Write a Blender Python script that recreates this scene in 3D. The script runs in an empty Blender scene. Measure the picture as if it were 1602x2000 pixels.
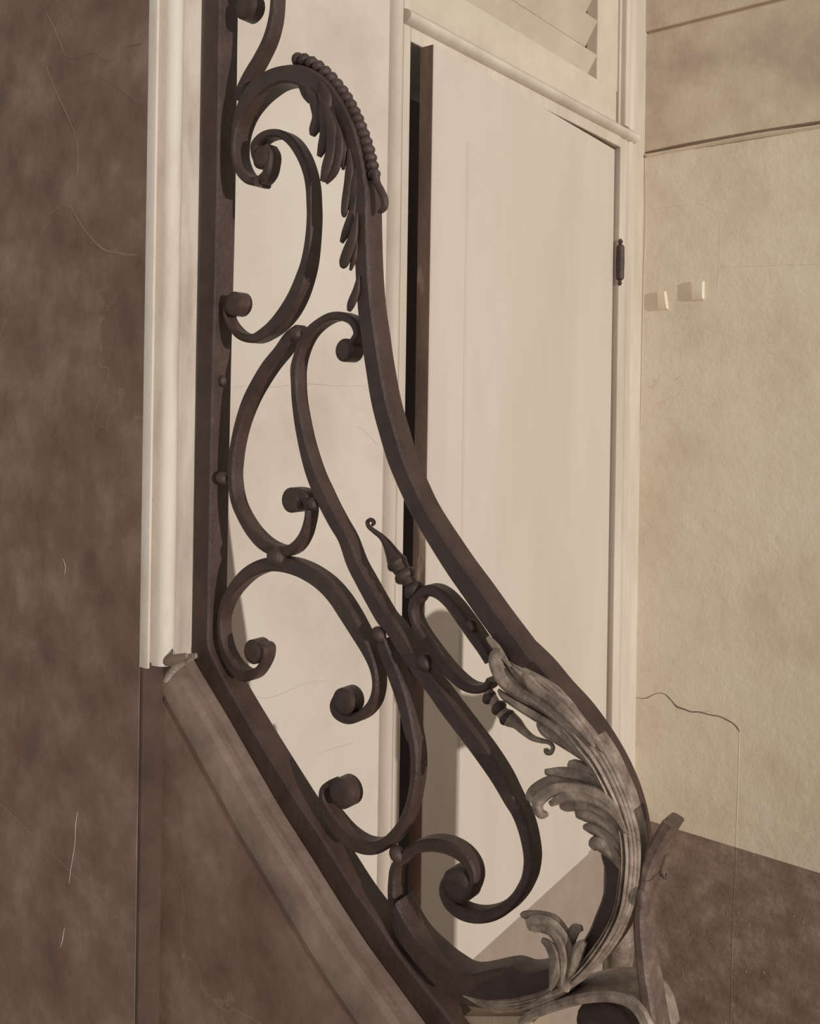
import bpy, bmesh, math, random
from mathutils import Vector, Matrix
random.seed(7)
S = bpy.context.scene

# ------------------------------------------------------------------ camera
W, H = 1602.0, 2000.0
FPX = 1826.0                       # focal length in pixels
CX, CY = 801.0, 792.0              # principal point (falling front: axis is level)
YAW = math.radians(38.6)           # +Y (depth of the iron bars) lies this far right of the axis
ROLL = -0.015
EYE = Vector((0.0, 0.0, 1.6))
FWD = Vector((-math.sin(YAW), math.cos(YAW), 0))
R0 = Vector((math.cos(YAW), math.sin(YAW), 0)); U0 = Vector((0, 0, 1))
RGT = R0 * math.cos(ROLL) - U0 * math.sin(ROLL)
UPV = U0 * math.cos(ROLL) + R0 * math.sin(ROLL)
cd = bpy.data.cameras.new('camera'); cam = bpy.data.objects.new('camera', cd)
S.collection.objects.link(cam); S.camera = cam
cam.matrix_world = Matrix.Translation(EYE) @ Matrix((RGT, UPV, -FWD)).transposed().to_4x4()
cd.sensor_fit = 'VERTICAL'; cd.sensor_height = 36.0
cd.lens = 36.0 * FPX / H
cd.shift_x = 0.0
cd.shift_y = -(H / 2 - CY) / H
cd.clip_start = 0.02

# ------------------------------------------------------------------ light
wd = bpy.data.worlds.new('world'); S.world = wd; wd.use_nodes = True
wd.node_tree.nodes['Background'].inputs[0].default_value = (1.0, 0.98, 0.955, 1)
wd.node_tree.nodes['Background'].inputs[1].default_value = 0.40
# low daylight through the entrance, almost parallel to the railing
sl = bpy.data.lights.new('entrance_sun', 'SUN'); sl.energy = 2.25; sl.angle = math.radians(0.6); sl.color = (1.0, 0.985, 0.96)
SUN = Vector((-1.0, 0.19, -0.07))
so = bpy.data.objects.new('entrance_sun', sl); S.collection.objects.link(so)
so.rotation_euler = SUN.to_track_quat('-Z', 'Y').to_euler()
S.view_settings.view_transform = 'Standard'
S.view_settings.look = 'None'
S.view_settings.exposure = 0.0
S.view_settings.gamma = 1.0
S.view_settings.use_curve_mapping = False

# ------------------------------------------------------------------ pixel -> place
def ray(px, py):
    return FWD + RGT * ((px - CX) / FPX) - UPV * ((py - CY) / FPX)
def on_y(p, Y):
    d = ray(p[0], p[1]); return EYE + d * (Y / d.y)
def on_x(p, X):
    d = ray(p[0], p[1]); return EYE + d * (X / d.x)
ZR = {1: (370, 0, 460/1602), 2: (370, 330, 460/1602), 3: (370, 680, 500/1602), 4: (370, 1050, 500/1602),
      5: (680, 980, 500/1602), 6: (850, 1200, 500/1602), 7: (550, 1450, 500/1602), 8: (850, 1565, 500/1602),
      9: (500, 1500, 500/1602)}
def z(r, *pts):
    ox, oy, s = ZR[r]
    return [(ox + p[0]*s, oy + p[1]*s) + tuple(q*s for q in p[2:]) for p in pts]

# ------------------------------------------------------------------ materials
def lin(c):
    f = lambda v: (v/255/12.92) if v/255 <= 0.04045 else ((v/255 + 0.055)/1.055)**2.4
    return tuple(f(v) for v in c)
def material(name, cols, scale=6.0, rough=0.85, bump=0.25, bscale=60.0, fine=0.0, spec=0.3, metal=0.0,
             band=None, cracks=None, streak=False):
    """cols: list of (position, srgb) for a noise ramp; band=(z, cols) other colours below height z."""
    m = bpy.data.materials.new(name); m.use_nodes = True
    nt = m.node_tree; N = nt.nodes; L = nt.links; b = N['Principled BSDF']
    b.inputs['Roughness'].default_value = rough; b.inputs['Metallic'].default_value = metal
    b.inputs['Specular IOR Level'].default_value = spec
    geo = N.new('ShaderNodeNewGeometry')
    mp = N.new('ShaderNodeMapping'); L.new(geo.outputs['Position'], mp.inputs[0])
    if streak: mp.inputs['Scale'].default_value = (1, 1, 0.25)
    no = N.new('ShaderNodeTexNoise'); no.inputs['Scale'].default_value = scale
    no.inputs['Detail'].default_value = 7; no.inputs['Roughness'].default_value = 0.62
    L.new(mp.outputs[0], no.inputs['Vector'])
    def ramp(cc, src):
        r = N.new('ShaderNodeValToRGB'); e = r.color_ramp.elements
        while len(e) < len(cc): e.new(0.5)
        for i, (p, c) in enumerate(cc):
            e[i].position = p; e[i].color = lin(c) + (1,)
        L.new(src, r.inputs[0]); return r.outputs[0]
    col = ramp(cols, no.outputs[0])
    def mix(fac, a, bb):
        x = N.new('ShaderNodeMix'); x.data_type = 'RGBA'
        L.new(fac, x.inputs[0]); L.new(a, x.inputs[6])
        if isinstance(bb, tuple): x.inputs[7].default_value = lin(bb) + (1,)
        else: L.new(bb, x.inputs[7])
        return x.outputs[2]
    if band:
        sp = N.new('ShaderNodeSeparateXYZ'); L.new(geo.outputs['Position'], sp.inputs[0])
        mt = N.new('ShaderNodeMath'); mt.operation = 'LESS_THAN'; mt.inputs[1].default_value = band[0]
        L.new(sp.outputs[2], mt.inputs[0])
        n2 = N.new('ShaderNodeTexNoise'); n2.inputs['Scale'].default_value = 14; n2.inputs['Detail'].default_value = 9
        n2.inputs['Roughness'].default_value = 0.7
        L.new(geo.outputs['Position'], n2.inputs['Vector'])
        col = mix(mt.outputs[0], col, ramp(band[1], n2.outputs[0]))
    if cracks:
        vo = N.new('ShaderNodeTexVoronoi'); vo.feature = 'DISTANCE_TO_EDGE'; vo.inputs['Scale'].default_value = cracks[0]
        wn = N.new('ShaderNodeTexNoise'); wn.inputs['Scale'].default_value = 7; wn.inputs['Detail'].default_value = 6
        L.new(geo.outputs['Position'], wn.inputs['Vector'])
        vm = N.new('ShaderNodeVectorMath'); vm.operation = 'MULTIPLY_ADD'
        vm.inputs[1].default_value = (0.35, 0.35, 0.35)
        L.new(wn.outputs['Color'], vm.inputs[0]); L.new(geo.outputs['Position'], vm.inputs[2])
        L.new(vm.outputs[0], vo.inputs['Vector'])
        r = N.new('ShaderNodeMapRange'); r.inputs[1].default_value = 0.0; r.inputs[2].default_value = cracks[1]
        r.inputs[3].default_value = 1.0; r.inputs[4].default_value = 0.0
        L.new(vo.outputs['Distance'], r.inputs[0])
        n3 = N.new('ShaderNodeTexNoise'); n3.inputs['Scale'].default_value = 3.1
        L.new(geo.outputs['Position'], n3.inputs['Vector'])
        r3 = N.new('ShaderNodeMapRange'); r3.inputs[1].default_value = 0.5; r3.inputs[2].default_value = 0.62
        r3.inputs[4].default_value = cracks[3]
        L.new(n3.outputs[0], r3.inputs[0])
        mm = N.new('ShaderNodeMath'); mm.operation = 'MULTIPLY'
        L.new(r.outputs[0], mm.inputs[0]); L.new(r3.outputs[0], mm.inputs[1])
        col = mix(mm.outputs[0], col, cracks[2])
    L.new(col, b.inputs['Base Color'])
    bn = N.new('ShaderNodeTexNoise'); bn.inputs['Scale'].default_value = bscale
    bn.inputs['Detail'].default_value = 8; bn.inputs['Roughness'].default_value = 0.65
    L.new(geo.outputs['Position'], bn.inputs['Vector'])
    bp = N.new('ShaderNodeBump'); bp.inputs['Strength'].default_value = bump; bp.inputs['Distance'].default_value = 0.01
    L.new(bn.outputs[0], bp.inputs['Height']); L.new(bp.outputs[0], b.inputs['Normal'])
    return m

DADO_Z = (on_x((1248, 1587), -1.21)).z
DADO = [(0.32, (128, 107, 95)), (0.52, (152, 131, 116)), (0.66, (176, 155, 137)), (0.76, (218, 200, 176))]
LOW_BAND = [(0.30, (150, 131, 117)), (0.7, (164, 145, 130))]  # darker lower band on door and casing
M = {}
M['plaster'] = material('limewashed_plaster', [(0.25, (188, 173, 156)), (0.5, (206, 193, 178)), (0.75, (213, 200, 187))], 3.0, bump=0.12, bscale=25,
                        cracks=(1.3, 0.003, (186, 166, 140), 0.35))
M['casing'] = material('casing_paint', [(0.3, (188, 172, 154)), (0.7, (213, 199, 183))], 9, bump=0.10, bscale=80, streak=True, band=(DADO_Z, LOW_BAND))
M['door'] = material('door_paint', [(0.3, (193, 179, 162)), (0.7, (208, 195, 180))], 2.6, bump=0.05, bscale=50, streak=True, band=(DADO_Z, LOW_BAND))
M['door_edge'] = material('worn_door_edge', [(0.35, (104, 84, 74)), (0.60, (122, 100, 88)), (0.72, (196, 176, 154))], 16, bump=0.2, bscale=60, streak=True)
M['louvre'] = material('louvre_paint', [(0.3, (192, 176, 156)), (0.7, (210, 195, 176))], 7, bump=0.08, bscale=60)
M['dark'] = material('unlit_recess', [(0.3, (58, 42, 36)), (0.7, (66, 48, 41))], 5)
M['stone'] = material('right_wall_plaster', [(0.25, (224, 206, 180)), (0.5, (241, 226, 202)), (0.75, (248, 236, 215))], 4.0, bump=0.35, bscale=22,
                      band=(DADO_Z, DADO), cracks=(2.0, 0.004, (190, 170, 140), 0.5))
M['stone_stained'] = material('stained_plaster', [(0.30, (190, 168, 152)), (0.5, (219, 200, 174)), (0.72, (240, 224, 194))], 3.2, bump=0.25, bscale=22)
M['crack'] = material('crack_dirt', [(0.3, (134, 111, 100)), (0.7, (156, 132, 118))], 30)
M['left_pale'] = material('rubbed_brown_paint', [(0.3, (128, 107, 93)), (0.7, (150, 128, 111))], 20)
M['plaster_pale'] = material('bare_plaster', [(0.3, (138, 118, 104)), (0.5, (182, 162, 144)), (0.7, (206, 188, 168))], 40, bump=0.6, bscale=120)
M['stain'] = material('hairline_dirt', [(0.3, (160, 138, 116)), (0.7, (182, 160, 136))], 40)
M['chip'] = material('chipped_paint', [(0.3, (178, 158, 134)), (0.7, (205, 187, 162))], 40)
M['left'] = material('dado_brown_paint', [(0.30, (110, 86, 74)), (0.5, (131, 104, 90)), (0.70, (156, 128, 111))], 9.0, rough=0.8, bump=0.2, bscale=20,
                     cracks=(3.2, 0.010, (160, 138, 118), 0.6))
M['mould'] = material('moulding_paint', [(0.3, (192, 175, 157)), (0.5, (218, 204, 188)), (0.7, (226, 213, 198))], 14, bump=0.15, bscale=60, streak=True)
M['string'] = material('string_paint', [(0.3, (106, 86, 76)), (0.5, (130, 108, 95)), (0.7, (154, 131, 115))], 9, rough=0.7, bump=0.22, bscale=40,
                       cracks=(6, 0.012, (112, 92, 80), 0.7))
M['iron'] = material('wrought_iron', [(0.3, (58, 40, 34)), (0.7, (82, 61, 53))], 25, rough=0.45, bump=0.30, bscale=90, spec=0.45)
M['iron_worn_lit'] = material('worn_lit_cast_iron', [(0.3, (100, 82, 72)), (0.5, (146, 126, 111)), (0.72, (190, 170, 150))], 45, rough=0.42, bump=0.30, bscale=120, spec=0.55)  # worn iron, paler still with the light on the carving put into it
M['iron_mid'] = material('half_lit_iron', [(0.3, (84, 64, 55)), (0.55, (112, 91, 79)), (0.75, (150, 128, 110))], 40, rough=0.45, bump=0.3, bscale=110, spec=0.5)  # between dark fronts and sunlit sides: sunlight mixed into the colour
M['mould_flat'] = material('soiled_flat_paint', [(0.3, (164, 146, 134)), (0.5, (196, 180, 163)), (0.68, (214, 200, 182))], 16, bump=0.3, bscale=50, streak=True)
M['corner'] = material('shaded_corner', [(0.3, (74, 56, 48)), (0.7, (96, 75, 65))], 12, bump=0.3, bscale=40)  # shade on the left wall end, put into the colour
M['stonefloor'] = material('floor_stone', [(0.3, (150, 130, 108)), (0.7, (180, 160, 134))], 6, bump=0.2)

# ------------------------------------------------------------------ mesh helpers
def link(name, verts, faces, mat, parent=None, smooth=35):
    me = bpy.data.meshes.new(name); me.from_pydata([tuple(v) for v in verts], [], faces); me.update()
    bm = bmesh.new(); bm.from_mesh(me); bmesh.ops.recalc_face_normals(bm, faces=bm.faces); bm.to_mesh(me); bm.free()
    me.materials.append(mat)
    for p in me.polygons: p.use_smooth = True
    me.set_sharp_from_angle(angle=math.radians(smooth))
    o = bpy.data.objects.new(name, me); S.collection.objects.link(o)
    if parent: o.parent = parent
    return o
def empty(name, loc=(0, 0, 0)):
    o = bpy.data.objects.new(name, None); S.collection.objects.link(o); return o
def tag(o, label, cat, kind=None, group=None):
    o['label'] = label; o['category'] = cat
    if kind: o['kind'] = kind
    if group: o['group'] = group
    return o
def box(name, x0, x1, y0, y1, z0, z1, mat, parent=None, bev=0.0):
    bm = bmesh.new(); bmesh.ops.create_cube(bm, size=1)
    for v in bm.verts:
        v.co = Vector(((x0+x1)/2 + v.co.x*(x1-x0), (y0+y1)/2 + v.co.y*(y1-y0), (z0+z1)/2 + v.co.z*(z1-z0)))
    if bev: bmesh.ops.bevel(bm, geom=bm.edges[:], offset=bev, segments=2, affect='EDGES', profile=0.6)
    me = bpy.data.meshes.new(name); bm.to_mesh(me); bm.free(); me.materials.append(mat)
    o = bpy.data.objects.new(name, me); S.collection.objects.link(o)
    if parent: o.parent = parent
    return o
def prism(name, pts, off, mat, parent=None, smooth=35):
    """extrude polygon pts (3D list) by vector off."""
    n = len(pts); v = [Vector(p) for p in pts] + [Vector(p) + Vector(off) for p in pts]
    f = [tuple(range(n)), tuple(range(2*n-1, n-1, -1))] + [(i, (i+1) % n, n+(i+1) % n, n+i) for i in range(n)]
    return link(name, v, f, mat, parent, smooth)
def crom(pts, per=8):
    """Catmull-Rom through tuples of any length."""
    P = [pts[0]] + list(pts) + [pts[-1]]; out = []
    for i in range(1, len(P)-2):
        a, b, c, d = P[i-1], P[i], P[i+1], P[i+2]
        for k in range(per):
            t = k/per
            out.append(tuple(0.5*(2*b[j] + (c[j]-a[j])*t + (2*a[j]-5*b[j]+4*c[j]-d[j])*t*t + (3*b[j]-a[j]-3*c[j]+d[j])*t**3) for j in range(len(b))))
    out.append(tuple(pts[-1])); return out
def loft_slab(name, Ls, Rs, y0, depth, mat, parent, ch=0.003):
    """solid bar between two edge curves (pixel points on plane Y=y0), pushed back by depth, chamfered."""
    vs, fs = [], []
    for a, b in zip(Ls, Rs):
        A, B = on_y(a, y0), on_y(b, y0); d = (B - A); w = d.length
        c = min(ch, w*0.3); u = d/w*c if w > 1e-6 else Vector((0, 0, 0))
        Y = Vector((0, 1, 0))
        vs += [A + Y*c, A + u, B - u, B + Y*c, B + Y*(depth-c), B - u + Y*depth, A + u + Y*depth, A + Y*(depth-c)]
    n = len(Ls)
    for i in range(n-1):
        for k in range(8):
            fs.append((i*8+k, i*8+(k+1) % 8, i*8+8+(k+1) % 8, i*8+8+k))
    fs.append(tuple(range(8))); fs.append(tuple(range(n*8-1, n*8-9, -1)))
    return link(name, vs, fs, mat, parent, 40)
def edges(C):
    Ls, Rs = [], []
    for i, c in enumerate(C):
        a = C[max(i-1, 0)]; b = C[min(i+1, len(C)-1)]
        tx, ty = b[0]-a[0], b[1]-a[1]; l = math.hypot(tx, ty) or 1
        nx, ny = ty/l, -tx/l
        Ls.append((c[0]-nx*c[2]/2, c[1]-ny*c[2]/2)); Rs.append((c[0]+nx*c[2]/2, c[1]+ny*c[2]/2))
    return Ls, Rs
def strap(name, pts, y0, depth, mat, parent, per=7, ch=0.003):
    C = crom(pts, per); Ls, Rs = edges(C)
    return loft_slab(name, Ls, Rs, y0, depth, mat, parent, ch)
def eye_disc(name, c, r, y0, depth, mat, parent):
    """rolled end of a scroll: short drum with rounded rim, axis along Y."""
    C = on_y(c, y0); rad = (on_y((c[0]+r, c[1]), y0) - on_y((c[0]-r, c[1]), y0)).length/2
    rad = (rad + (on_y((c[0], c[1]+r), y0) - on_y((c[0], c[1]-r), y0)).length/2)/2
    prof = [(0, 0.0), (rad*0.55, -0.0015), (rad-0.003, 0), (rad, 0.003), (rad, depth-0.003), (rad-0.003, depth), (0, depth)]
    n = 22; vs, fs = [], []
    for (q, y) in prof:
        for k in range(n):
            a = 2*math.pi*k/n; rr = q*(1 + 0.04*math.sin(a*2+1))
            vs.append(C + Vector((rr*math.cos(a), y, rr*math.sin(a))))
    for i in range(len(prof)-1):
        for k in range(n): fs.append((i*n+k, i*n+(k+1) % n, i*n+n+(k+1) % n, i*n+n+k))
    o = link(name, vs, fs, mat, parent, 40)
    return o
def tube(name, pts, mat, parent, y=None, ky=1.0, per=6, n=10, ripple=0.0):
    """round tapering sweep; pts (px, py, r_px[, Y])."""
    P = [(p[0], p[1], p[2], p[3] if len(p) > 3 else y) for p in pts]
    C = crom(P, per); Q = [on_y(c, c[3]) for c in C]
    vs, fs = [], []
    for i, c in enumerate(C):
        t = (Q[min(i+1, len(Q)-1)] - Q[max(i-1, 0)]).normalized()
        nn = t.cross(Vector((0, 1, 0)));  nn = nn.normalized() if nn.length > 1e-6 else Vector((1, 0, 0))
        bb = t.cross(nn).normalized()
        r = max(c[2], 0.6) * (Q[i]-EYE).dot(FWD)/FPX
        for k in range(n):
            a = 2*math.pi*k/n; rr = r*(1 + ripple*math.cos(5*a))
            vs.append(Q[i] + nn*(math.cos(a)*rr) + bb*(math.sin(a)*rr*ky))
    m = len(C)
    for i in range(m-1):
        for k in range(n): fs.append((i*n+k, i*n+(k+1) % n, i*n+n+(k+1) % n, i*n+n+k))
    fs.append(tuple(range(n))); fs.append(tuple(range(m*n-1, m*n-n-1, -1)))
    return link(name, vs, fs, mat, parent, 60)
def bead(name, c, r, y, mat, parent, axis=None, sq=1.0, n=12, m=8):
    """ball or (with a pixel axis) flattened ring-bead."""
    C = on_y(c, y); rad = r*(C-EYE).dot(FWD)/FPX
    if axis:
        a3 = (on_y((c[0]+axis[0], c[1]+axis[1]), y) - C).normalized()
    else: a3 = Vector((0, 0, 1))
    u = a3.cross(Vector((0, 1, 0))).normalized(); w = a3.cross(u)
    vs, fs = [], []
    for i in range(m+1):
        ph = math.pi*(i/m) ; q = max(math.sin(ph), 0.02)*rad; h = math.cos(ph)*rad*sq
        for k in range(n):
            t = 2*math.pi*k/n; vs.append(C + a3*h + u*(q*math.cos(t)) + w*(q*math.sin(t)))
    for i in range(m):
        for k in range(n): fs.append((i*n+k, i*n+(k+1) % n, i*n+n+(k+1) % n, i*n+n+k))
    fs.append(tuple(range(n))); fs.append(tuple(range((m+1)*n-1, m*n-1, -1)))
    return link(name, vs, fs, mat, parent, 60)
def fluted(name, Lp, Rp, y0, mat, parent, bulge=0.010, amp=0.004, nf=4, per=6, depth=0.02, nv=33):
    """carved shell between two edge curves: bulging, with flutes along its length."""
    L = crom(Lp, per); R = crom(Rp, per); vs, fs = [], []; m = len(L)
    for i in range(m):
        A, B = on_y(L[i], y0), on_y(R[i], y0)
        e = min(1.0, 5*i/m + 0.05, 4*(m-1-i)/m + 0.05)
        for k in range(nv):
            v = k/(nv-1)
            yy = -e*bulge*math.sin(math.pi*v)**0.7 - e*amp*abs(math.sin(nf*math.pi*v + 0.4*math.sin(i*0.11)))
            vs.append(A.lerp(B, v) + Vector((0, yy, 0)))
        vs.append(B + Vector((0, depth, 0))); vs.append(A + Vector((0, depth, 0)))
    q = nv + 2
    for i in range(m-1):
        for k in range(q): fs.append((i*q+k, i*q+(k+1) % q, i*q+q+(k+1) % q, i*q+q+k))
    fs.append(tuple(range(q))); fs.append(tuple(range(m*q-1, m*q-q-1, -1)))
    return link(name, vs, fs, mat, parent, 50)

# ================================================================== THE SETTING
YR = 0.90                         # front of the iron frame
XB = -1.21                        # face of the wall with the door
corner = on_x((1251, 792), XB); YW = corner.y     # face of the right wall
FLOOR = -0.62; TOP = 3.3
fl = box('floor', -3.2, 3.6, -1.5, YW+0.2, FLOOR-0.1, FLOOR, M['stonefloor']); tag(fl, 'pale stone floor far below the railing', 'floor', 'structure')

# ---- wall with the door (faces +X)
oyl = on_x((797, 300), XB+0.012).y; oyr = on_x((1203, 600), XB).y        # opening sides
wb = empty('wall_back'); tag(wb, 'limewashed plaster wall behind the railing around the door', 'wall', 'structure')
box('plaster_face', XB-0.25, XB, 0.905, oyl, FLOOR, TOP, M['plaster'], wb)
box('plaster_return', XB-0.25, XB, oyr, YW+0.15, FLOOR, TOP, M['casing'], wb)
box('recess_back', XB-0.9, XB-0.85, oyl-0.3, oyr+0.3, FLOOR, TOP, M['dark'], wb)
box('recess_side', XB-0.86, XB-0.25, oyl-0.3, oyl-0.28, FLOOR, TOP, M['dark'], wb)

# door casing, head bar and beads
def zy(px, py, X=XB): p = on_x((px, py), X); return p.y, p.z
tr = empty('trim_1'); tag(tr, 'pale painted wooden casing framing the door and the louvres', 'door casing', 'structure')
y761 = zy(757, 300)[0]; y780 = zy(777, 300)[0]
zhead_t = zy(1000, 17+0.533*(1000-781))[1]          # upper line of the head bar
zhead_b = zy(1200, 286)[1]                          # lower line of the head bar
yjr0 = zy(1203, 600)[0]; yjr1 = zy(1229, 600)[0]
def half_round(name, c0, c1, r, prot, mat, parent, n=8):
    """half-round bead on the X=XB face running from c0 to c1 (y,z)."""
    d = Vector((0, c1[0]-c0[0], c1[1]-c0[1])).normalized(); s = d.cross(Vector((1, 0, 0)))
    vs, fs = [], []
    for c in (c0, c1):
        for k in range(n+1):
            a = math.pi*k/n
            vs.append(Vector((XB - 0.004 + prot*math.sin(a), c[0], c[1])) + s*(r*math.cos(a)))
    m = n+1
    for k in range(n): fs.append((k, k+1, m+k+1, m+k))
    fs += [tuple(range(m)), tuple(range(2*m-1, m-1, -1)), (0, m, 2*m-1, m-1)]
    return link(name, vs, fs, mat, parent, 45)
box('jamb', XB-0.20, XB+0.012, y780, oyl+0.004, FLOOR, TOP, M['casing'], tr, 0.002)
half_round('jamb_bead', ((y761+y780)/2, FLOOR), ((y761+y780)/2, TOP), (y780-y761)/2, 0.024, M['casing'], tr)
box('jamb', XB-0.20, XB+0.010, oyr-0.004, yjr0+(yjr1-yjr0)*0.45, FLOOR, zhead_t, M['casing'], tr, 0.002)
half_round('jamb_bead', (yjr0+(yjr1-yjr0)*0.72, FLOOR), (yjr0+(yjr1-yjr0)*0.72, zhead_t-0.012), (yjr1-yjr0)*0.27, 0.018, M['casing'], tr)
zs = zhead_t - zhead_b
box('head_bar', XB-0.20, XB+0.012, oyl+0.005, oyr-0.005, zhead_b, zhead_b+zs*0.55, M['casing'], tr, 0.003)
half_round('head_bead', (y780, zhead_b+zs*0.70), (yjr1-0.006, zhead_b+zs*0.70), zs*0.28, 0.034, M['casing'], tr, 10)
box('head_fillet', XB-0.20, XB+0.004, oyl+0.005, oyr-0.005, zhead_b+zs*0.5, zhead_t-0.004, M['casing'], tr)
box('jamb_bead', XB-0.02, XB+0.016, oyr+0.012, oyr+0.040, zhead_t+0.002, TOP, M['casing'], tr, 0.004)
box('jamb_fillet', XB-0.02, XB+0.010, oyr+0.052, yjr1, zhead_t+0.002, TOP, M['casing'], tr, 0.004)

box('dust_line', XB-0.01, XB+0.006, y780, yjr1-0.01, zhead_t-0.004, zhead_t+0.004, M['crack'], tr)
# louvred transom over the door
lv = empty('window_1'); tag(lv, 'louvred wooden transom above the door with slanting slats', 'louvre', 'structure')
xl = XB - 0.006
zopen = zy(1164, 153, xl)[1]; yst = zy(1167, 120, xl)[0]
box('bottom_rail', xl-0.035, xl, y780+0.002, oyr-0.002, zhead_t, zopen, M['louvre'], lv, 0.003)
box('stile', xl-0.035, xl, yst, oyr+0.010, zopen-0.002, TOP, M['louvre'], lv, 0.003)
box('stile', xl-0.035, xl, y780+0.002, y780+0.10, zopen-0.002, TOP, M['louvre'], lv, 0.003)
zsl = zy(1168, 108, xl)[1]; pitch = zy(1168, 41, xl)[1] - zsl
for k in range(8):
    zt = zsl + pitch*k
    if zt > TOP - 0.05: break
    dz = pitch*0.66; dx = 0.038; th = 0.010
    pts = [Vector((xl-0.001, y780+0.09, zt)), Vector((xl-0.001-dx, y780+0.09, zt-dz)),
           Vector((xl-0.001-dx-th, y780+0.09, zt-dz+0.004)), Vector((xl-0.001-th, y780+0.09, zt+0.006))]
    prism('slat', pts, (0, yst+0.004-(y780+0.09), 0), M['louvre'], lv)
box('backing', xl-0.062, xl-0.055, y780, oyr+0.01, zopen-0.1, TOP, M['stone_stained'], lv)
box('top_return', XB-0.25, XB-0.036, y780, yjr1, zhead_b+0.02, zopen-0.01, M['casing'], lv)

# ---- the door, hung on the right, standing a little ajar toward the stairs
dr = empty('door_1'); tag(dr, 'flush pale painted door standing slightly ajar under the louvres', 'door', 'structure')
TH = math.radians(3.4)
hx, hy = XB - 0.004, oyr - 0.012
Ld = (hy - oyl) - 0.030
def dpt(u, n, zz):      # u from hinge toward free edge, n out of the face (toward room)
    dx, dy = math.sin(TH), -math.cos(TH)
    return Vector((hx + dx*u + math.cos(TH)*n, hy + dy*u + math.sin(TH)*n, zz))
ztop = zhead_b - 0.006
def dbox(name, u0, u1, n0, n1, z0, z1, mat, parent, ch=0.002):
    q = [(u0, n0), (u1, n0), (u1, n1-ch), (u1-ch, n1), (u0+ch, n1), (u0, n1-ch)]
    return prism(name, [dpt(u, n, z0) for u, n in q], (0, 0, z1-z0), mat, parent)
dbox('door_leaf', 0, Ld, -0.034, 0.0, FLOOR+0.01, ztop, M['door'], dr)
dbox('lock_edge', Ld-0.003, Ld+0.0015, -0.033, -0.002, FLOOR+0.012, ztop-0.001, M['door_edge'], dr, 0.0005)
dbox('raised_panel', 0.115, Ld-0.13, 0.0, 0.0045, DADO_Z-0.6, ztop-0.17, M['door'], dr, 0.004)
hz = zy(1198, 512)[1]
hg = empty('hinge'); hg.parent = dr
def lathe_z(name, c, prof, mat, parent, n=12):
    vs, fs = [], []
    for (r, h) in prof:
        for k in range(n):
            a = 2*math.pi*k/n; vs.append(Vector((c[0]+r*math.cos(a), c[1]+r*math.sin(a), c[2]+h)))
    for i in range(len(prof)-1):
        for k in range(n): fs.append((i*n+k, i*n+(k+1) % n, i*n+n+(k+1) % n, i*n+n+k))
    fs.append(tuple(range(n))); fs.append(tuple(range(len(prof)*n-1, len(prof)*n-n-1, -1)))
    return link(name, vs, fs, mat, parent, 40)
for zz in (hz, FLOOR+0.45):
    lathe_z('hinge_barrel', (XB+0.014, oyr-0.004, zz), [(0.001, -0.066), (0.006, -0.060), (0.004, -0.052), (0.011, -0.046), (0.012, 0.0), (0.011, 0.046), (0.004, 0.052), (0.007, 0.060), (0.001, 0.068)], M['iron'], hg)

# ---- right wall (faces -Y): three courses of plastered masonry, joints between
wr = empty('wall_right'); tag(wr, 'weathered plaster wall with dark painted dado at the right', 'wall', 'structure')
def zw(px, py, Y=None): return on_y((px, py), YW if Y is None else Y).z
zj1 = zw(1300, 296); zj2 = zw(1300, 56)
X1 = 3.4
box('masonry_core', XB-0.25, X1, YW+0.012, YW+0.25, FLOOR, TOP, M['stone'], wr)
box('plaster_course', XB-0.01, X1, YW, YW+0.02, FLOOR, zj1-0.006, M['stone'], wr, 0.004)
box('plaster_course', XB-0.01, X1, YW+0.003, YW+0.02, zj1+0.008, zj2-0.004, M['stone_stained'], wr, 0.004)
box('plaster_course', XB-0.01, X1, YW-0.003, YW+0.02, zj2+0.004, TOP, M['stone_stained'], wr, 0.004)
# bead of mortar along the lower joint, dust line over it
def wall_line(name, pts, prot, mat, Y=None, parent=None):
    Y = YW if Y is None else Y
    C = crom(pts, 6); Ls, Rs = edges(C); vs, fs = [], []
    for a, c, b in zip(Ls, C, Rs):
        A, Cc, B = on_y(a, Y), on_y(c[:2], Y), on_y(b, Y)
        vs += [A + Vector((0, 0.002, 0)), Cc + Vector((0, -prot, 0)), B + Vector((0, 0.002, 0))]
    for i in range(len(C)-1):
        fs += [(3*i, 3*i+1, 3*i+4, 3*i+3), (3*i+1, 3*i+2, 3*i+5, 3*i+4), (3*i+2, 3*i, 3*i+3, 3*i+5)]
    fs += [(0, 1, 2), (len(vs)-1, len(vs)-2, len(vs)-3)]
    return link(name, vs, fs, mat, parent or wr, 30)
wall_line('mortar_bead', [(1264, 305, 9), (1350, 288, 8), (1450, 270, 9), (1540, 256, 9), (1640, 242, 9)], 0.008, M['stone'])
wall_line('joint_dirt', [(1262, 297, 2), (1330, 283, 4), (1420, 267, 5), (1500, 253, 4), (1580, 241, 5), (1640, 232, 3)], 0.001, M['crack'])
wall_line('plaster_crack', [(1240, 1362, 3), (1252, 1364, 5), (1264, 1363, 7), (1274, 1358, 6), (1284, 1354, 4), (1297, 1355, 6), (1306, 1362, 9), (1314, 1371, 9), (1322, 1380, 14), (1336, 1385, 12), (1350, 1390, 11), (1368, 1391, 10), (1386, 1396, 10), (1404, 1399, 9), (1420, 1406, 11), (1432, 1413, 10), (1440, 1421, 12), (1445, 1430, 4)], 0.0008, M['crack'])
wall_line('plaster_ridge', [(1445, 1430, 2), (1443, 1520, 4), (1440, 1600, 3), (1438, 1680, 4), (1432, 1800, 3), (1428, 2000, 5)], 0.0006, M['stone'])
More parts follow.
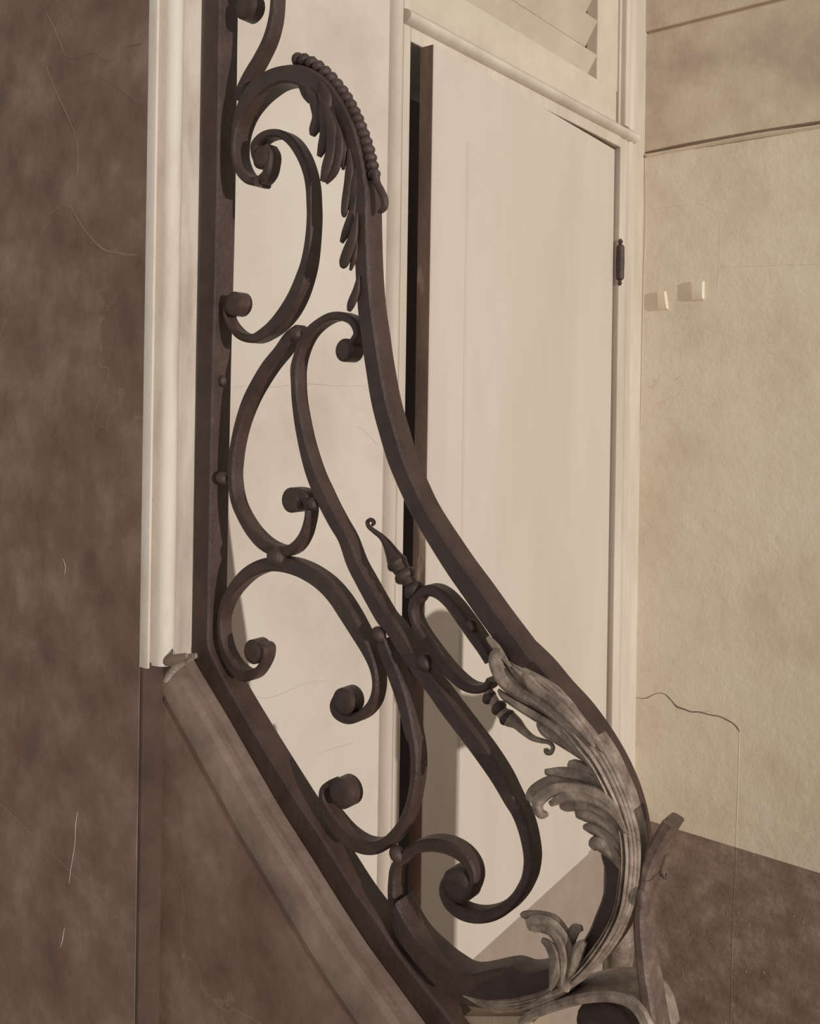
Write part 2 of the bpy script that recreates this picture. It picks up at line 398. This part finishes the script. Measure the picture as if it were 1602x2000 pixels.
wall_line('plaster_ridge', [(1260, 300, 5), (1262, 400, 4), (1258, 550, 4), (1253, 760, 4), (1247, 1000, 4), (1242, 1360, 3)], 0.0012, M['plaster'])
wall_line('hairline_crack', [(1272, 408, 2), (1320, 402, 2), (1365, 398, 2), (1400, 420, 2), (1406, 470, 2), (1402, 560, 2)], 0.0004, M['stone_stained'])
wall_line('plaster_ridge', [(1405, 522, 3), (1480, 519, 4), (1540, 517, 4), (1640, 514, 4)], 0.0012, M['stone'])
for (pts) in ([(1285, 570), (1301, 569), (1306, 604), (1287, 606)], [(1351, 550), (1376, 549), (1376, 585), (1352, 587)]):
    q = [on_y(p, YW) for p in pts]
    c = sum(q, Vector())/4
    vs = [p + Vector((0, 0.004, 0)) for p in q] + [p + Vector((0, -0.006, 0)) for p in q] + [c.lerp(p, 0.8) + Vector((0, -0.009, 0)) for p in q]
    fs = [(0, 1, 2, 3), (8, 9, 10, 11)] + [(i, (i+1) % 4, 4+(i+1) % 4, 4+i) for i in range(4)] + [(4+i, 4+(i+1) % 4, 8+(i+1) % 4, 8+i) for i in range(4)]
    link('wall_plug', vs, fs, M['stone'], wr, 30)

for k in range(46):
    u = random.random(); px = 1437 - 8*u + random.gauss(0, 5); py = 1655 + 345*u
    if k > 24: px = random.uniform(1330, 1570); py = random.uniform(1660, 1960); px += random.gauss(0, 4)
    h = random.uniform(2, 9); w_ = random.uniform(1.5, 6)
    if py < 1655 + (px-1437)*0.3 + 25: continue
    wall_line('paint_chip', [(px, py, w_*0.4), (px+random.gauss(0, 2), py+h*0.5, w_), (px+random.gauss(0, 2), py+h, w_*0.4)], 0.0006, M['chip'])
def crack_x(pts, prot, mat):
    C = crom(pts, 6); Ls, Rs = edges(C); vs, fs = [], []
    for a, c, b in zip(Ls, C, Rs):
        vs += [on_x(a, XB) - Vector((0.002, 0, 0)), on_x(c[:2], XB) + Vector((prot, 0, 0)), on_x(b, XB) - Vector((0.002, 0, 0))]
    for i in range(len(C)-1):
        fs += [(3*i, 3*i+1, 3*i+4, 3*i+3), (3*i+1, 3*i+2, 3*i+5, 3*i+4), (3*i+2, 3*i, 3*i+3, 3*i+5)]
    fs += [(0, 1, 2), (len(vs)-1, len(vs)-2, len(vs)-3)]
    link('hairline_crack', vs, fs, mat, wb, 30)
crack_x([(455, 757, 1.5), (500, 752, 2), (535, 756, 3), (560, 753, 2), (600, 750, 4), (625, 751, 3), (660, 754, 2), (715, 753, 1.5)], 0.0005, M['stain'])
crack_x([(500, 1360, 1.5), (525, 1363, 2), (560, 1350, 2), (600, 1334, 2), (640, 1328, 1.5)], 0.0005, M['stain'])
crack_x([(620, 1472, 1.5), (650, 1462, 2), (690, 1450, 1.5)], 0.0005, M['stain'])
crack_x([(700, 832, 1.5), (720, 850, 2), (738, 870, 3)], 0.0005, M['stain'])
# ---- wall at the left that the railing springs from
F1 = [(399, 0), (392, 400), (384, 730), (378, 1115), (375, 1277)]
xe = on_y((387, 600), YR).x                         # plane of the wall end (faces +X)
YL = 0.8165                                         # front of the left wall
YSP = 0.850                                         # front of the spandrel under the string
bend = on_y((375, 1283), YR)
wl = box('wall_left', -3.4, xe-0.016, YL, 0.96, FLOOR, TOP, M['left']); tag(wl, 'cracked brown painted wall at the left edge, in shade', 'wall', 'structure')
SL = [(375, 1283), (440, 1392), (547, 1578), (603, 1666), (668, 1770), (718, 1846), (771, 1918), (831, 2000)]
SP = [on_y(p, YR) for p in SL]
d = (SP[-1]-SP[-2]).normalized(); SP += [SP[-1] + d*0.25, SP[-1] + d*0.9]
for nm, mt, pts in [('wall_crack', 'crack', [(88, 20, 2), (108, 60, 3), (128, 108, 3), (150, 114, 4), (185, 104, 4), (214, 120, 4), (238, 96, 4), (255, 90, 3), (276, 86, 2)]),
                    ('wall_crack', 'crack', [(200, 152, 2), (232, 172, 3), (250, 186, 2), (264, 200, 1)]),
                    ('wall_scratch', 'left_pale', [(60, 440, 2), (100, 415, 4), (133, 402, 6), (165, 450, 7), (200, 486, 10), (235, 496, 12), (268, 498, 6)]),
                    ('wall_scratch', 'left_pale', [(90, 130, 2), (110, 180, 3), (148, 270, 3), (150, 340, 3), (136, 365, 2)]),
                    ('wall_scratch', 'left_pale', [(0, 1570, 3), (60, 1628, 4), (130, 1695, 3), (200, 1765, 4), (255, 1815, 2)]),
                    ('wall_scratch', 'left_pale', [(130, 1165, 3), (165, 1155, 5), (200, 1160, 3)]),
                    ('paint_chip', 'chip', [(124, 1092, 1), (128, 1108, 4), (126, 1122, 1)]),
                    ('paint_chip', 'chip', [(152, 1585, 1), (148, 1610, 4), (146, 1650, 5), (138, 1700, 4), (135, 1725, 1)]),
                    ('paint_chip', 'chip', [(126, 1812, 2), (122, 1835, 8), (118, 1850, 2)])]:
    if mt == 'left_pale': pts = [(p[0], p[1], p[2]*1.9) for p in pts]
    wall_line(nm, pts, 0.0006, M[mt], YL, wl)
# profile across Y: (y, proud)
PV = [(YL, -0.016), (YL, -0.004), (YL+0.0017, 0.001), (YL+0.0050, 0.001), (YL+0.0071, -0.014), (YL+0.0134, -0.015), (YL+0.0168, -0.004),
      *[(YL+0.0323-0.0147*math.cos(math.pi*k/12), -0.002+0.0155*math.sin(math.pi*k/12)) for k in range(1, 12)], (YL+0.0475, -0.003), (YL+0.0487, -0.013), (YL+0.0521, -0.013), (YL+0.0521, -0.016)]
PF = [(YL+0.0517, -0.016), (YL+0.0517, -0.008), (YL+0.0538, -0.005), (0.90, -0.005), (0.955, -0.005), (0.955, -0.016)]
def sweep(name, path, prof, mat, parent=None, smooth=32):
    vs, fs = [], []; n = len(prof)
    for i, p in enumerate(path):
        a = path[max(i-1, 0)]; b = path[min(i+1, len(path)-1)]
        d1 = (path[i]-a).normalized() if i else (b-path[i]).normalized()
        d2 = (b-path[i]).normalized() if i < len(path)-1 else d1
        t = (d1+d2).normalized(); nn = Vector((-t.z, 0, t.x)); nn = nn if nn.x + nn.z > 0 else -nn
        k = 1/max(0.3, d1.dot(t))
        for (y, h) in prof: vs.append(Vector((p.x, y, p.z)) + nn*(h*k))
    m = len(path)
    for i in range(m-1):
        for k in range(n): fs.append((i*n+k, i*n+(k+1) % n, i*n+n+(k+1) % n, i*n+n+k))
    fs.append(tuple(range(n))); fs.append(tuple(range(m*n-1, m*n-n-1, -1)))
    return link(name, vs, fs, mat, parent, smooth)
ztop_m = TOP
vpath = [Vector((xe, 0, ztop_m)), Vector((xe, 0, 2.0)), Vector((xe, 0, 1.5)), Vector((xe, 0, bend.z+0.0))]
t2 = sweep('trim_2', vpath, PV, M['mould'], None, 42); sweep('flat_band', vpath, PF, M['mould_flat'], t2); tag(t2, 'pale vertical moulding on the end of the left wall', 'moulding', 'structure')
PS = [(YSP, -0.035), (YSP, -0.022), (YSP+0.003, -0.012), (YSP+0.008, 0.0), (YSP+0.016, 0.005), (YSP+0.026, 0.003), (YSP+0.030, -0.005), (YSP+0.033, -0.005), (YSP+0.036, -0.001), (0.90, 0.0), (0.955, 0.0), (0.955, -0.035)]
spath = [Vector((xe-0.014, 0, SP[0].z+0.014))] + SP
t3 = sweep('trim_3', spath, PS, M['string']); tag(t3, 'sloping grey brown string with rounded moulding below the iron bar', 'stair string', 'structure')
# rough plaster where the two mouldings meet
t4 = empty('trim_4'); tag(t4, 'broken plaster where the upright moulding meets the sloping string', 'plaster', 'structure')
tube('plaster_lump', [(384, 1280, 5), (362, 1288, 9), (342, 1302, 10), (326, 1324, 8), (318, 1350, 6), (313, 1380, 3)], M['plaster_pale'], t4, y=YSP+0.003, ky=0.5)
tube('plaster_lump', [(300, 1280, 4), (318, 1290, 10), (340, 1288, 10), (365, 1280, 5)], M['string'], t4, y=YSP-0.006, ky=0.7)
# spandrel wall below the string
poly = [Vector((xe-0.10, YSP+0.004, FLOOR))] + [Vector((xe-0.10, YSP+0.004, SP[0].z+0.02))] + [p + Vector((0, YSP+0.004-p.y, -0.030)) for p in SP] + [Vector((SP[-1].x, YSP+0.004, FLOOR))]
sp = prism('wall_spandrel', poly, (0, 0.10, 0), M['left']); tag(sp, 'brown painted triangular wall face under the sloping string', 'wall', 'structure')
box('corner_shade', xe-0.0175, xe-0.008, YL+0.001, YSP+0.02, FLOOR, bend.z+0.004, M['corner'], wl, 0.003)  # dark strip standing in for shade below the bend
# unseen newel outside the frame, added and shaped to cast the door shadow
NX = -0.05
def shy(px, py): return on_x((px, py), XB+0.035) + SUN*((XB+0.035-NX)/1.0)
c0 = shy(838, 1650); rr = lambda px, py: shy(px, py).y - c0.y
zz = lambda py, px=860: shy(px, py).z
prof = [(rr(885, 1650), FLOOR), (rr(885, 1650), zz(1462)), (rr(890, 1460), zz(1452)), (rr(890, 1460), zz(1352)),
        (rr(895, 1340), zz(1345)), (rr(896, 1270), zz(1250)), (rr(890, 1230), zz(1215)), (rr(872, 1200), zz(1196)), (rr(855, 1190), zz(1188)), (0.002, zz(1186))]
nw = lathe_z('unseen_newel', (NX, c0.y, 0), prof, M['string'], None, 28); tag(nw, 'unseen newel post with domed cap, added to shadow the door', 'newel post', 'structure')
Q = [(880, 1462), (905, 1452), (930, 1446), (955, 1420), (968, 1390), (966, 1362), (948, 1350), (920, 1356), (880, 1350)]
prism('shadow_bracket', [shy(*p) for p in Q], (0.05, 0, 0), M['string'], nw)  # added so the shadow on the door bulges to one side
# pale stone block the newel scroll stands on
q = [on_y(p, YR+0.02) for p in [(880, 1985), (1030, 1985), (1030, 2140), (880, 2140)]]
nb = prism('newel_block', [v for v in q], (0, 0.05, 0), M['stonefloor']); tag(nb, 'pale stone block under the lowest scroll of the railing', 'stone block', 'structure')

# ================================================================== THE RAILING
rl = empty('stair_railing')
tag(rl, 'dark wrought iron stair railing wing with scrolls and acanthus leaves', 'railing')
I, WN = M['iron'], M['iron_worn_lit']
YS, DS = 0.906, 0.023            # scroll straps: front plane and depth
# frame
Lp = crom([(404, -120), (399, 0), (392, 400), (384, 730), (378, 1115), (375, 1277)], 4)
Rp = crom([(435, -120), (430, 0), (424.5, 400), (416, 730), (409, 1115), (406, 1262)], 4)
loft_slab('upright', Lp, Rp, YR, 0.037, I, rl)
Lp = crom([(375, 1268), (385, 1301), (440, 1392), (547, 1578), (603, 1666), (668, 1770), (718, 1846), (771, 1918), (831, 2000), (930, 2130)], 4)
Rp = crom([(406, 1252), (417, 1287), (470, 1385), (577, 1560), (625, 1631), (693, 1740), (737, 1800), (781, 1868), (853, 1959), (955, 2090)], 4)
loft_slab('bottom_bar', Lp, Rp, YR-0.0008, 0.0386, I, rl)
# handrail, from the top scroll down to the carved leaf
hand = z(1, (440, 1230, 58), (388, 1222, 56), (330, 1170, 46), (298, 1090, 34), (288, 1010, 30), (298, 890, 38), (330, 770, 62), (385, 665, 95), (455, 585, 115), (545, 525, 115), (640, 500, 120), (740, 508, 140), (845, 565, 150), (925, 655, 150), (990, 765, 150), (1045, 880, 145), (1085, 1000, 135), (1115, 1120, 125), (1140, 1240, 112))
hand += z(2, (1155, 150, 100), (1158, 280, 98), (1162, 450, 96), (1166, 620, 98), (1175, 800, 100), (1190, 970, 104), (1210, 1120, 108), (1235, 1300, 108))
hand += z(3, (1180, 330, 105), (1231, 520, 110), (1285, 700, 108), (1360, 880, 107), (1445, 1050, 106))
hand += z(5, (632, 375, 118), (763, 560, 124), (886, 735, 126), (1002, 890, 126), (1110, 1030, 120))
strap('handrail', hand, YR-0.002, 0.033, I, rl, 6)
core_L = z(6, (360, 300), (470, 480), (620, 590), (760, 690), (890, 820), (980, 930), (1050, 1050), (1100, 1180), (1110, 1300)) + \
         z(8, (1060, 230), (1030, 330), (1052, 430), (1055, 520), (1035, 620), (1000, 710), (950, 830), (870, 940), (760, 1020), (640, 1060), (540, 1072), (430, 1045), (190, 1085), (60, 1020)) + z(9, (1090, 1150), (990, 1050), (915, 930), (876, 840))
core_R = z(6, (500, 165), (650, 310), (770, 455), (880, 575), (975, 700), (1065, 840), (1135, 970), (1195, 1110), (1238, 1250)) + \
         z(8, (1262, 200), (1280, 330), (1275, 450), (1260, 560), (1236, 650), (1200, 750), (1150, 850), (1085, 950), (990, 1060), (880, 1150), (740, 1240), (560, 1300), (350, 1310), (160, 1275)) + z(9, (1150, 1400), (1020, 1260), (915, 1110), (855, 900))
loft_slab('handrail_end', crom(core_L, 5), crom(core_R, 5), YR, 0.036, I, rl)

def scroll(pts, discs=(), y0=YS, depth=DS, mat=I, name='scroll'):
    o = strap(name, pts, y0, depth, mat, rl)
    for (c, r) in discs:
        eye_disc('scroll_eye', c, r, y0-0.001, depth+0.003, mat, o)
    return o
def D(r, x, y, rad):
    ox, oy, s = ZR[r]; return ((ox+x*s, oy+y*s), rad*s)
# piece rising out of the frame at the top, and the rolled end on the upright
scroll([(527, -110, 12), (532, -50, 12)] + z(1, (562, 0, 42), (548, 130, 44), (512, 260, 46), (452, 385, 50), (395, 485, 56), (345, 590, 60), (325, 680, 60)))
scroll([(440, -70, 14), (462, -42, 14), (480, -25, 14), (488, -5, 16), (480, 10, 18)], [((476, 10), 21)])
# top C under the handrail
scroll(z(1, (296, 930, 26), (286, 1020, 26), (298, 1090, 34), (330, 1170, 46), (390, 1222, 56), (455, 1225, 60), (505, 1180, 50), (530, 1110, 40), (535, 1040, 40), (505, 990, 50)))
scroll(z(1, (470, 1120, 40), (432, 1060, 40), (436, 975, 52), (500, 915, 56), (590, 903, 56), (670, 948, 60), (735, 1040, 58), (780, 1150, 52), (803, 1260, 50), (810, 1380, 50)) +
       z(2, (812, 330, 50), (802, 480, 54), (780, 630, 66), (745, 750, 80), (700, 865, 90), (640, 970, 95), (570, 1055, 88), (500, 1112, 76), (420, 1152, 62), (335, 1135, 52), (275, 1080, 38), (236, 1005, 24), (236, 935, 24), (270, 875, 46)),
       [D(1, 480, 1065, 66), D(2, 288, 915, 68)])
scroll(z(2, (735, 1085, 70), (670, 1140, 80), (600, 1235, 76)) +
       z(3, (475, 110, 70), (400, 230, 65), (345, 340, 60), (300, 470, 50), (270, 600, 45), (255, 720, 42), (252, 820, 40), (270, 950, 45), (310, 1050, 50), (375, 1155, 60), (455, 1235, 70), (550, 1275, 70), (630, 1255, 60), (690, 1180, 42), (722, 1080, 32), (728, 1000, 38), (705, 925, 60), (650, 905, 66)),
       [D(3, 628, 952, 68)])
# long double scroll running from the middle junction to the newel
lo = z(2, (1085, 1190, 50), (1128, 1120, 48), (1100, 1040, 58), (1030, 1002, 60), (950, 1002, 56), (880, 1035, 52), (812, 1090, 54), (762, 1160, 55), (728, 1250, 50))
lo += z(3, (648, 120, 50), (648, 220, 46), (655, 330, 48), (672, 450, 55), (695, 570, 60), (725, 690, 68), (760, 800, 75), (803, 900, 80), (850, 1000, 80), (903, 1100, 80), (960, 1200, 78))
lo += z(4, (1015, 165, 84), (1075, 280, 88), (1138, 395, 90), (1205, 510, 92))
lo += z(5, (270, 800, 95), (350, 930, 95), (440, 1060, 95), (540, 1190, 100))
lo += z(6, (70, 590, 105), (180, 735, 105), (285, 875, 105), (385, 1025, 98), (460, 1165, 85))
lo += z(7, (1470, 450, 78), (1507, 550, 74), (1530, 650, 70), (1540, 740, 68), (1532, 820, 66), (1515, 880, 66), (1465, 970, 70), (1390, 1045, 78), (1300, 1090, 82), (1200, 1100, 82), (1110, 1075, 78), (1040, 1020, 66), (1005, 950, 56), (1005, 890, 46), (1040, 840, 46))
scroll(lo, [D(2, 1046, 1232, 70), D(7, 1090, 905, 96)])
# middle C
scroll(z(4, (415, 675, 30), (455, 690, 34), (458, 750, 30), (425, 820, 36), (375, 862, 62), (320, 868, 72), (262, 820, 62), (216, 740, 48), (192, 650, 36), (182, 560, 32), (188, 480, 36), (216, 392, 50), (268, 310, 62), (342, 232, 76), (430, 184, 86), (520, 168, 90), (620, 182, 94), (720, 222, 95), (820, 290, 95), (900, 375, 95), (970, 480, 95), (1040, 600, 84), (1098, 710, 66), (1138, 810, 50), (1154, 900, 42), (1148, 980, 42), (1120, 1055, 50), (1060, 1115, 60), (985, 1140, 64), (918, 1112, 58), (893, 1055, 50), (915, 1000, 50)),
       [D(4, 388, 718, 64), D(4, 955, 1030, 74)])
# lower C beside the string
scroll(z(4, (1190, 640, 70), (1215, 720, 74), (1258, 830, 80), (1305, 960, 80), (1345, 1100, 75), (1374, 1240, 66)) +
       z(7, (812, 0, 54), (825, 100, 50), (825, 200, 48), (812, 300, 48), (787, 410, 50), (745, 510, 56), (690, 590, 66), (630, 645, 76), (555, 668, 86), (470, 650, 90), (385, 592, 88), (315, 510, 78), (268, 430, 60), (243, 350, 42), (252, 295, 40), (300, 262, 50)),
       [D(7, 362, 325, 82)])
# newel C: its upright limb and curl
nl = z(9, (985, 1150, 90), (935, 1085, 92), (890, 1010, 78), (858, 920, 64), (842, 820, 54), (842, 720, 50), (862, 620, 54))
nl += z(7, (790, 690, 66), (870, 655, 80), (960, 650, 86), (1050, 675, 82), (1125, 725, 72), (1175, 795, 60), (1190, 870, 50), (1170, 940, 50))
scroll(nl)
# oval loop
ov = z(5, (880, 1120, 50), (850, 1165, 50), (790, 1180, 52), (720, 1160, 56), (640, 1095, 60), (560, 1005, 60), (480, 895, 56), (420, 795, 46), (390, 710, 42), (396, 640, 48), (432, 582, 60), (492, 558, 70), (560, 580, 70), (630, 645, 70), (700, 738, 75), (770, 838, 75), (830, 925, 70), (875, 1005, 60))
scroll(ov, name='oval_loop')

# collars and rivets that bind the scrolls
for (c, rx) in [(z(2, (728, 1120))[0], 9), (z(3, (770, 975))[0], 8), (z(4, (1185, 608))[0], 10), (z(5, (480, 1005))[0], 11), (z(7, (722, 698))[0], 10), (z(3, (205, 812))[0], 8), (z(5, (775, 775))[0], 8), ((541, 1087), 13)]:
    bead('collar', c, rx*1.5, YS+0.002, M['iron'], rl, axis=(0.55, 1), sq=1.15)
bead('rivet', z(3, (205, 205))[0], 9, 0.917, M['iron'], rl, axis=(0, 1), sq=1.3)

# beaded edge over the top curve of the handrail
bp = z(1, (745, 398), (790, 403), (838, 422), (885, 450), (930, 487), (972, 528), (1010, 572), (1045, 617), (1075, 662), (1102, 710), (1127, 758), (1150, 806), (1170, 856), (1190, 908), (1208, 962), (1225, 1016), (1238, 1070), (1250, 1124), (1262, 1180))
for i, c in enumerate(bp):
    a, b2 = bp[max(i-1, 0)], bp[min(i+1, len(bp)-1)]
    bead('bead', (c[0]-2.0, c[1]+2.0), 14.0, YR+0.010, I, rl, axis=(b2[0]-a[0], b2[1]-a[1]), sq=0.80, n=10, m=6)
tube('bead_tail', z(2, (1265, 20, 32), (1275, 90, 26), (1305, 150, 26), (1328, 205, 26), (1328, 255, 24), (1308, 285, 18), (1285, 290, 10)), I, rl, y=YR+0.006)

# drooping acanthus under the handrail
lf = tube('acanthus_leaf', z(1, (740, 540, 30), (860, 620, 80), (945, 760, 95), (985, 920, 95), (995, 1060, 80), (980, 1160, 40)), I, rl, y=YR+0.003, ky=0.4)
def lobes(parent, mat, items, ky=0.55, ripple=0.0):
    for pts, y in items:
        pts = [tuple(pts[0][:2]) + (pts[0][2]*0.35,)] + list(pts[1:])
        tube('leaf_lobe', pts, mat, parent, y=y, ky=ky, per=5, n=20, ripple=ripple)
lobes(lf, I, [
    (z(1, (900, 560, 30), (930, 680, 60), (900, 800, 50), (890, 900, 20)), YR-0.002),
    (z(2, (1150, -60, 30), (1120, 60, 60), (1120, 200, 55), (1130, 400, 40), (1140, 560, 20)), YR+0.002),
    (z(1, (740, 560, 30), (790, 630, 36), (820, 690, 20)), YR+0.004),
    (z(1, (800, 600, 40), (850, 690, 44), (868, 790, 42), (850, 880, 46), (836, 925, 24)), YR-0.004),
    (z(1, (880, 640, 40), (925, 760, 46), (925, 880, 44), (905, 1000, 42), (882, 1065, 22)), YR-0.006),
    (z(1, (920, 700, 40), (965, 860, 44), (965, 1010, 44), (935, 1140, 46), (905, 1235, 22)), YR-0.010),
    (z(1, (960, 760, 40), (1010, 930, 44), (1015, 1060, 40), (985, 1170, 34), (930, 1240, 20)), YR-0.007),
    (z(1, (1000, 850, 40), (1040, 1000, 36), (1045, 1100, 26), (1048, 1155, 12)), YR-0.003),
    (z(1, (1085, 1020, 40), (1090, 1150, 36)) + z(2, (1080, 100, 36), (1062, 220, 34), (1055, 300, 28), (1060, 325, 12)), YR-0.003),
    (z(2, (1130, 180, 34), (1100, 330, 36), (1065, 430, 36), (1035, 500, 18)), YR-0.002),
    (z(2, (1140, 300, 30), (1115, 460, 40), (1075, 570, 46), (1050, 640, 42), (1035, 668, 20)), YR-0.006),
    (z(2, (1140, 440, 24), (1120, 600, 26), (1095, 690, 12)), YR-0.002),
    (z(2, (1150, 720, 24), (1135, 830, 32), (1100, 920, 34), (1085, 968, 16)), YR-0.004),
])

# beaded finials
f1 = empty('finial'); f1.parent = rl
fa = (-0.55, -0.84)
for c, r in ((z(5, (415, 550))[0], 22), (z(5, (358, 462))[0], 23), (z(5, (308, 385))[0], 22)):
    bead('finial_bead', c, r, YS+0.010, I, f1, axis=fa, sq=0.62)
tube('finial_tail', z(5, (470, 620, 40), (400, 520, 40), (310, 385, 58), (275, 320, 44), (245, 265, 30), (210, 220, 20), (165, 185, 16), (130, 155, 14), (122, 125, 13), (145, 112, 13), (162, 130, 13), (150, 148, 9)), I, f1, y=YS+0.010)
f2 = empty('finial'); f2.parent = rl
for c, r in ((z(6, (340, 520))[0], 16), (z(6, (400, 585))[0], 17), (z(6, (452, 645))[0], 18)):
    bead('finial_bead', c, r, YS+0.006, I, f2, axis=(0.62, 0.78), sq=0.7)
tube('finial_tail', z(6, (330, 480, 34), (400, 590, 34), (455, 645, 52), (510, 680, 38), (555, 728, 27), (610, 772, 20), (665, 790, 17), (710, 800, 14), (738, 828, 14), (725, 862, 16), (700, 862, 18), (695, 840, 16)), M['iron_worn_lit'], f2, y=YS+0.006)

# carved acanthus at the foot of the handrail
tl = z(6, (440, 330), (490, 500), (620, 605), (760, 705), (890, 835), (980, 940), (1050, 1060), (1110, 1190), (1150, 1300)) + \
     z(8, (1165, 240), (1172, 380), (1160, 500), (1148, 600), (1118, 700), (1065, 800), (995, 900), (905, 1010), (800, 1110), (660, 1190), (500, 1232), (330, 1245), (170, 1215))
trr = z(6, (470, 290), (700, 405), (825, 520), (925, 645), (1015, 765), (1095, 890), (1155, 1015), (1207, 1140), (1245, 1270)) + \
     z(8, (1274, 210), (1284, 350), (1278, 480), (1262, 590), (1232, 690), (1185, 790), (1125, 890), (1045, 990), (945, 1085), (830, 1180), (690, 1265), (540, 1318), (350, 1322), (165, 1284))
ac = fluted('acanthus_stem', tl, trr, YR-0.001, WN, rl, bulge=0.012, amp=0.006, nf=4)
Y1 = YR - 0.010
for v, r, a, b in ((0.30, 5.0, 3, 15), (0.50, 6.0, 2, 18), (0.70, 6.5, 2, 20), (0.90, 6.5, 1, 21)):
    pp = [(tl[k][0]*(1-v)+trr[k][0]*v, tl[k][1]*(1-v)+trr[k][1]*v, r*(0.3 if k in (a, b-1) else 1.0)) for k in range(a, b)]
    tube('leaf_rib', pp, WN, ac, y=YR-0.012+0.010*abs(v-0.5), per=5, n=8)
lobes(ac, WN, [
    (z(6, (1040, 1000, 30), (900, 850, 34), (760, 715, 34), (640, 640, 34), (530, 575, 30), (430, 510, 24), (395, 470, 10)), Y1),
    (z(6, (960, 850, 28), (800, 670, 36), (660, 560, 42), (530, 490, 46), (440, 420, 52), (390, 340, 50), (380, 270, 44), (420, 235, 24)), Y1-0.002),
    (z(6, (1000, 830, 26), (860, 660, 34), (740, 545, 40), (640, 470, 42), (575, 400, 36), (560, 368, 16)), Y1-0.006),
    (z(6, (1050, 860, 22), (930, 700, 26), (800, 550, 26), (690, 440, 24), (620, 395, 16)), Y1-0.003),
    (z(6, (1000, 960, 26), (880, 850, 34), (780, 780, 40), (690, 720, 44), (655, 670, 30)), Y1+0.004),
    (z(6, (470, 330, 30), (400, 230, 26), (350, 170, 24), (330, 140, 16)), Y1+0.002),
], ky=0.65, ripple=0.12)
l2 = tube('acanthus_leaf', z(6, (1190, 1330, 44), (1110, 1170, 54), (990, 1085, 58), (860, 1050, 56), (730, 1062, 54), (630, 1115, 50), (598, 1165, 44)), WN, rl, y=Y1+0.004, ky=0.5)
lobes(l2, WN, [
    (z(6, (1120, 1160, 34), (1030, 1040, 42), (930, 970, 44), (860, 945, 40), (835, 930, 20)), Y1+0.006),
    (z(6, (1150, 1230, 34), (1050, 1090, 44), (930, 1020, 46), (800, 995, 40), (690, 985, 18)), Y1+0.004),
    (z(6, (1180, 1320, 30), (1090, 1180, 36), (980, 1110, 38), (850, 1085, 36), (730, 1100, 36), (660, 1150, 36), (640, 1200, 36), (665, 1245, 34), (705, 1250, 14)), Y1-0.008),
    (z(6, (1195, 1370, 30), (1110, 1230, 38), (1000, 1160, 40), (880, 1135, 38), (790, 1150, 30), (720, 1185, 18)), Y1-0.008),
    (z(6, (1205, 1394, 30), (1130, 1290, 38), (1020, 1215, 42), (900, 1190, 38), (810, 1200, 30), (785, 1208, 14)), Y1-0.004),
    (z(8, (1190, 300, 32), (1110, 170, 40), (1010, 100, 44), (930, 80, 42), (885, 85, 22)), Y1-0.002),
    (z(8, (1190, 380, 32), (1110, 250, 40), (1030, 190, 40), (960, 165, 30), (930, 165, 14)), Y1),
    (z(8, (1190, 460, 30), (1135, 350, 44), (1070, 285, 52), (1010, 260, 46), (985, 290, 26)), Y1-0.001),
], ky=0.65, ripple=0.12)
l3 = tube('acanthus_leaf', z(8, (800, 1170, 44), (825, 1020, 56), (800, 890, 64), (735, 795, 60), (650, 765, 54), (580, 775, 34)), WN, rl, y=Y1-0.002, ky=0.45)
lobes(l3, WN, [
    (z(8, (720, 1180, 30), (750, 1070, 38), (745, 970, 38), (710, 900, 32), (668, 868, 16)), Y1-0.006),
    (z(8, (850, 1120, 26), (860, 990, 32), (840, 880, 28), (800, 790, 26), (740, 730, 24), (640, 706, 22), (560, 712, 24), (545, 722, 14)), Y1+0.004),
    (z(8, (830, 1130, 34), (875, 1000, 40), (905, 920, 34), (938, 880, 18)), Y1-0.004),
    (z(8, (860, 1040, 26), (850, 880, 30), (878, 805, 32), (920, 792, 18)), Y1+0.006),
    (z(8, (790, 1150, 22), (800, 1000, 26), (770, 870, 26), (690, 800, 24), (610, 800, 18)), Y1-0.014),
], ky=0.65, ripple=0.12)

# outward pieces of the newel at the lower right
scroll(z(8, (1455, 150, 92), (1400, 240, 90), (1350, 340, 84), (1318, 430, 72), (1300, 520, 60), (1285, 600, 56)), y0=YR-0.01, depth=0.030, name='newel_scroll', mat=M['iron_mid'])
scroll(z(8, (1310, 500, 56), (1285, 600, 60), (1268, 700, 62), (1266, 800, 64), (1274, 920, 68), (1290, 1080, 72), (1312, 1220, 72), (1345, 1420, 74), (1380, 1600, 76)), y0=YR-0.0112, depth=0.034, name='newel_scroll', mat=M['iron_mid'])
scroll(z(8, (530, 1400, 60), (600, 1345, 64), (700, 1305, 66), (820, 1268, 68), (950, 1238, 70), (1080, 1232, 72), (1190, 1258, 74), (1270, 1320, 76), (1320, 1420, 78), (1350, 1560, 78)), y0=YR-0.015, depth=0.06, name='newel_scroll', mat=WN)
eye_disc('newel_rosette', z(8, (1070, 1460))[0], 60, YR+0.012, 0.03, I, rl)
bead('collar', z(8, (1292, 610))[0], 10, YR-0.012, M['iron_mid'], rl, axis=(0, 1), sq=1.9)
tube('leaf_hook', z(8, (1450, 330, 20), (1430, 380, 26), (1420, 430, 24), (1440, 470, 18), (1455, 455, 10)), M['iron_mid'], rl, y=YR+0.02)
b0 = z(8, (1150, 1150))[0]; B0 = on_y(b0, YR+0.10)
lathe_z('baluster', (B0.x, B0.y, B0.z-0.12), [(0.015, 0), (0.015, 0.10), (0.017, 0.105), (0.013, 0.12), (0.017, 0.165), (0.022, 0.172), (0.022, 0.180), (0.014, 0.188), (0.017, 0.20), (0.012, 0.215), (0.014, 0.25), (0.009, 0.27)], WN, rl)
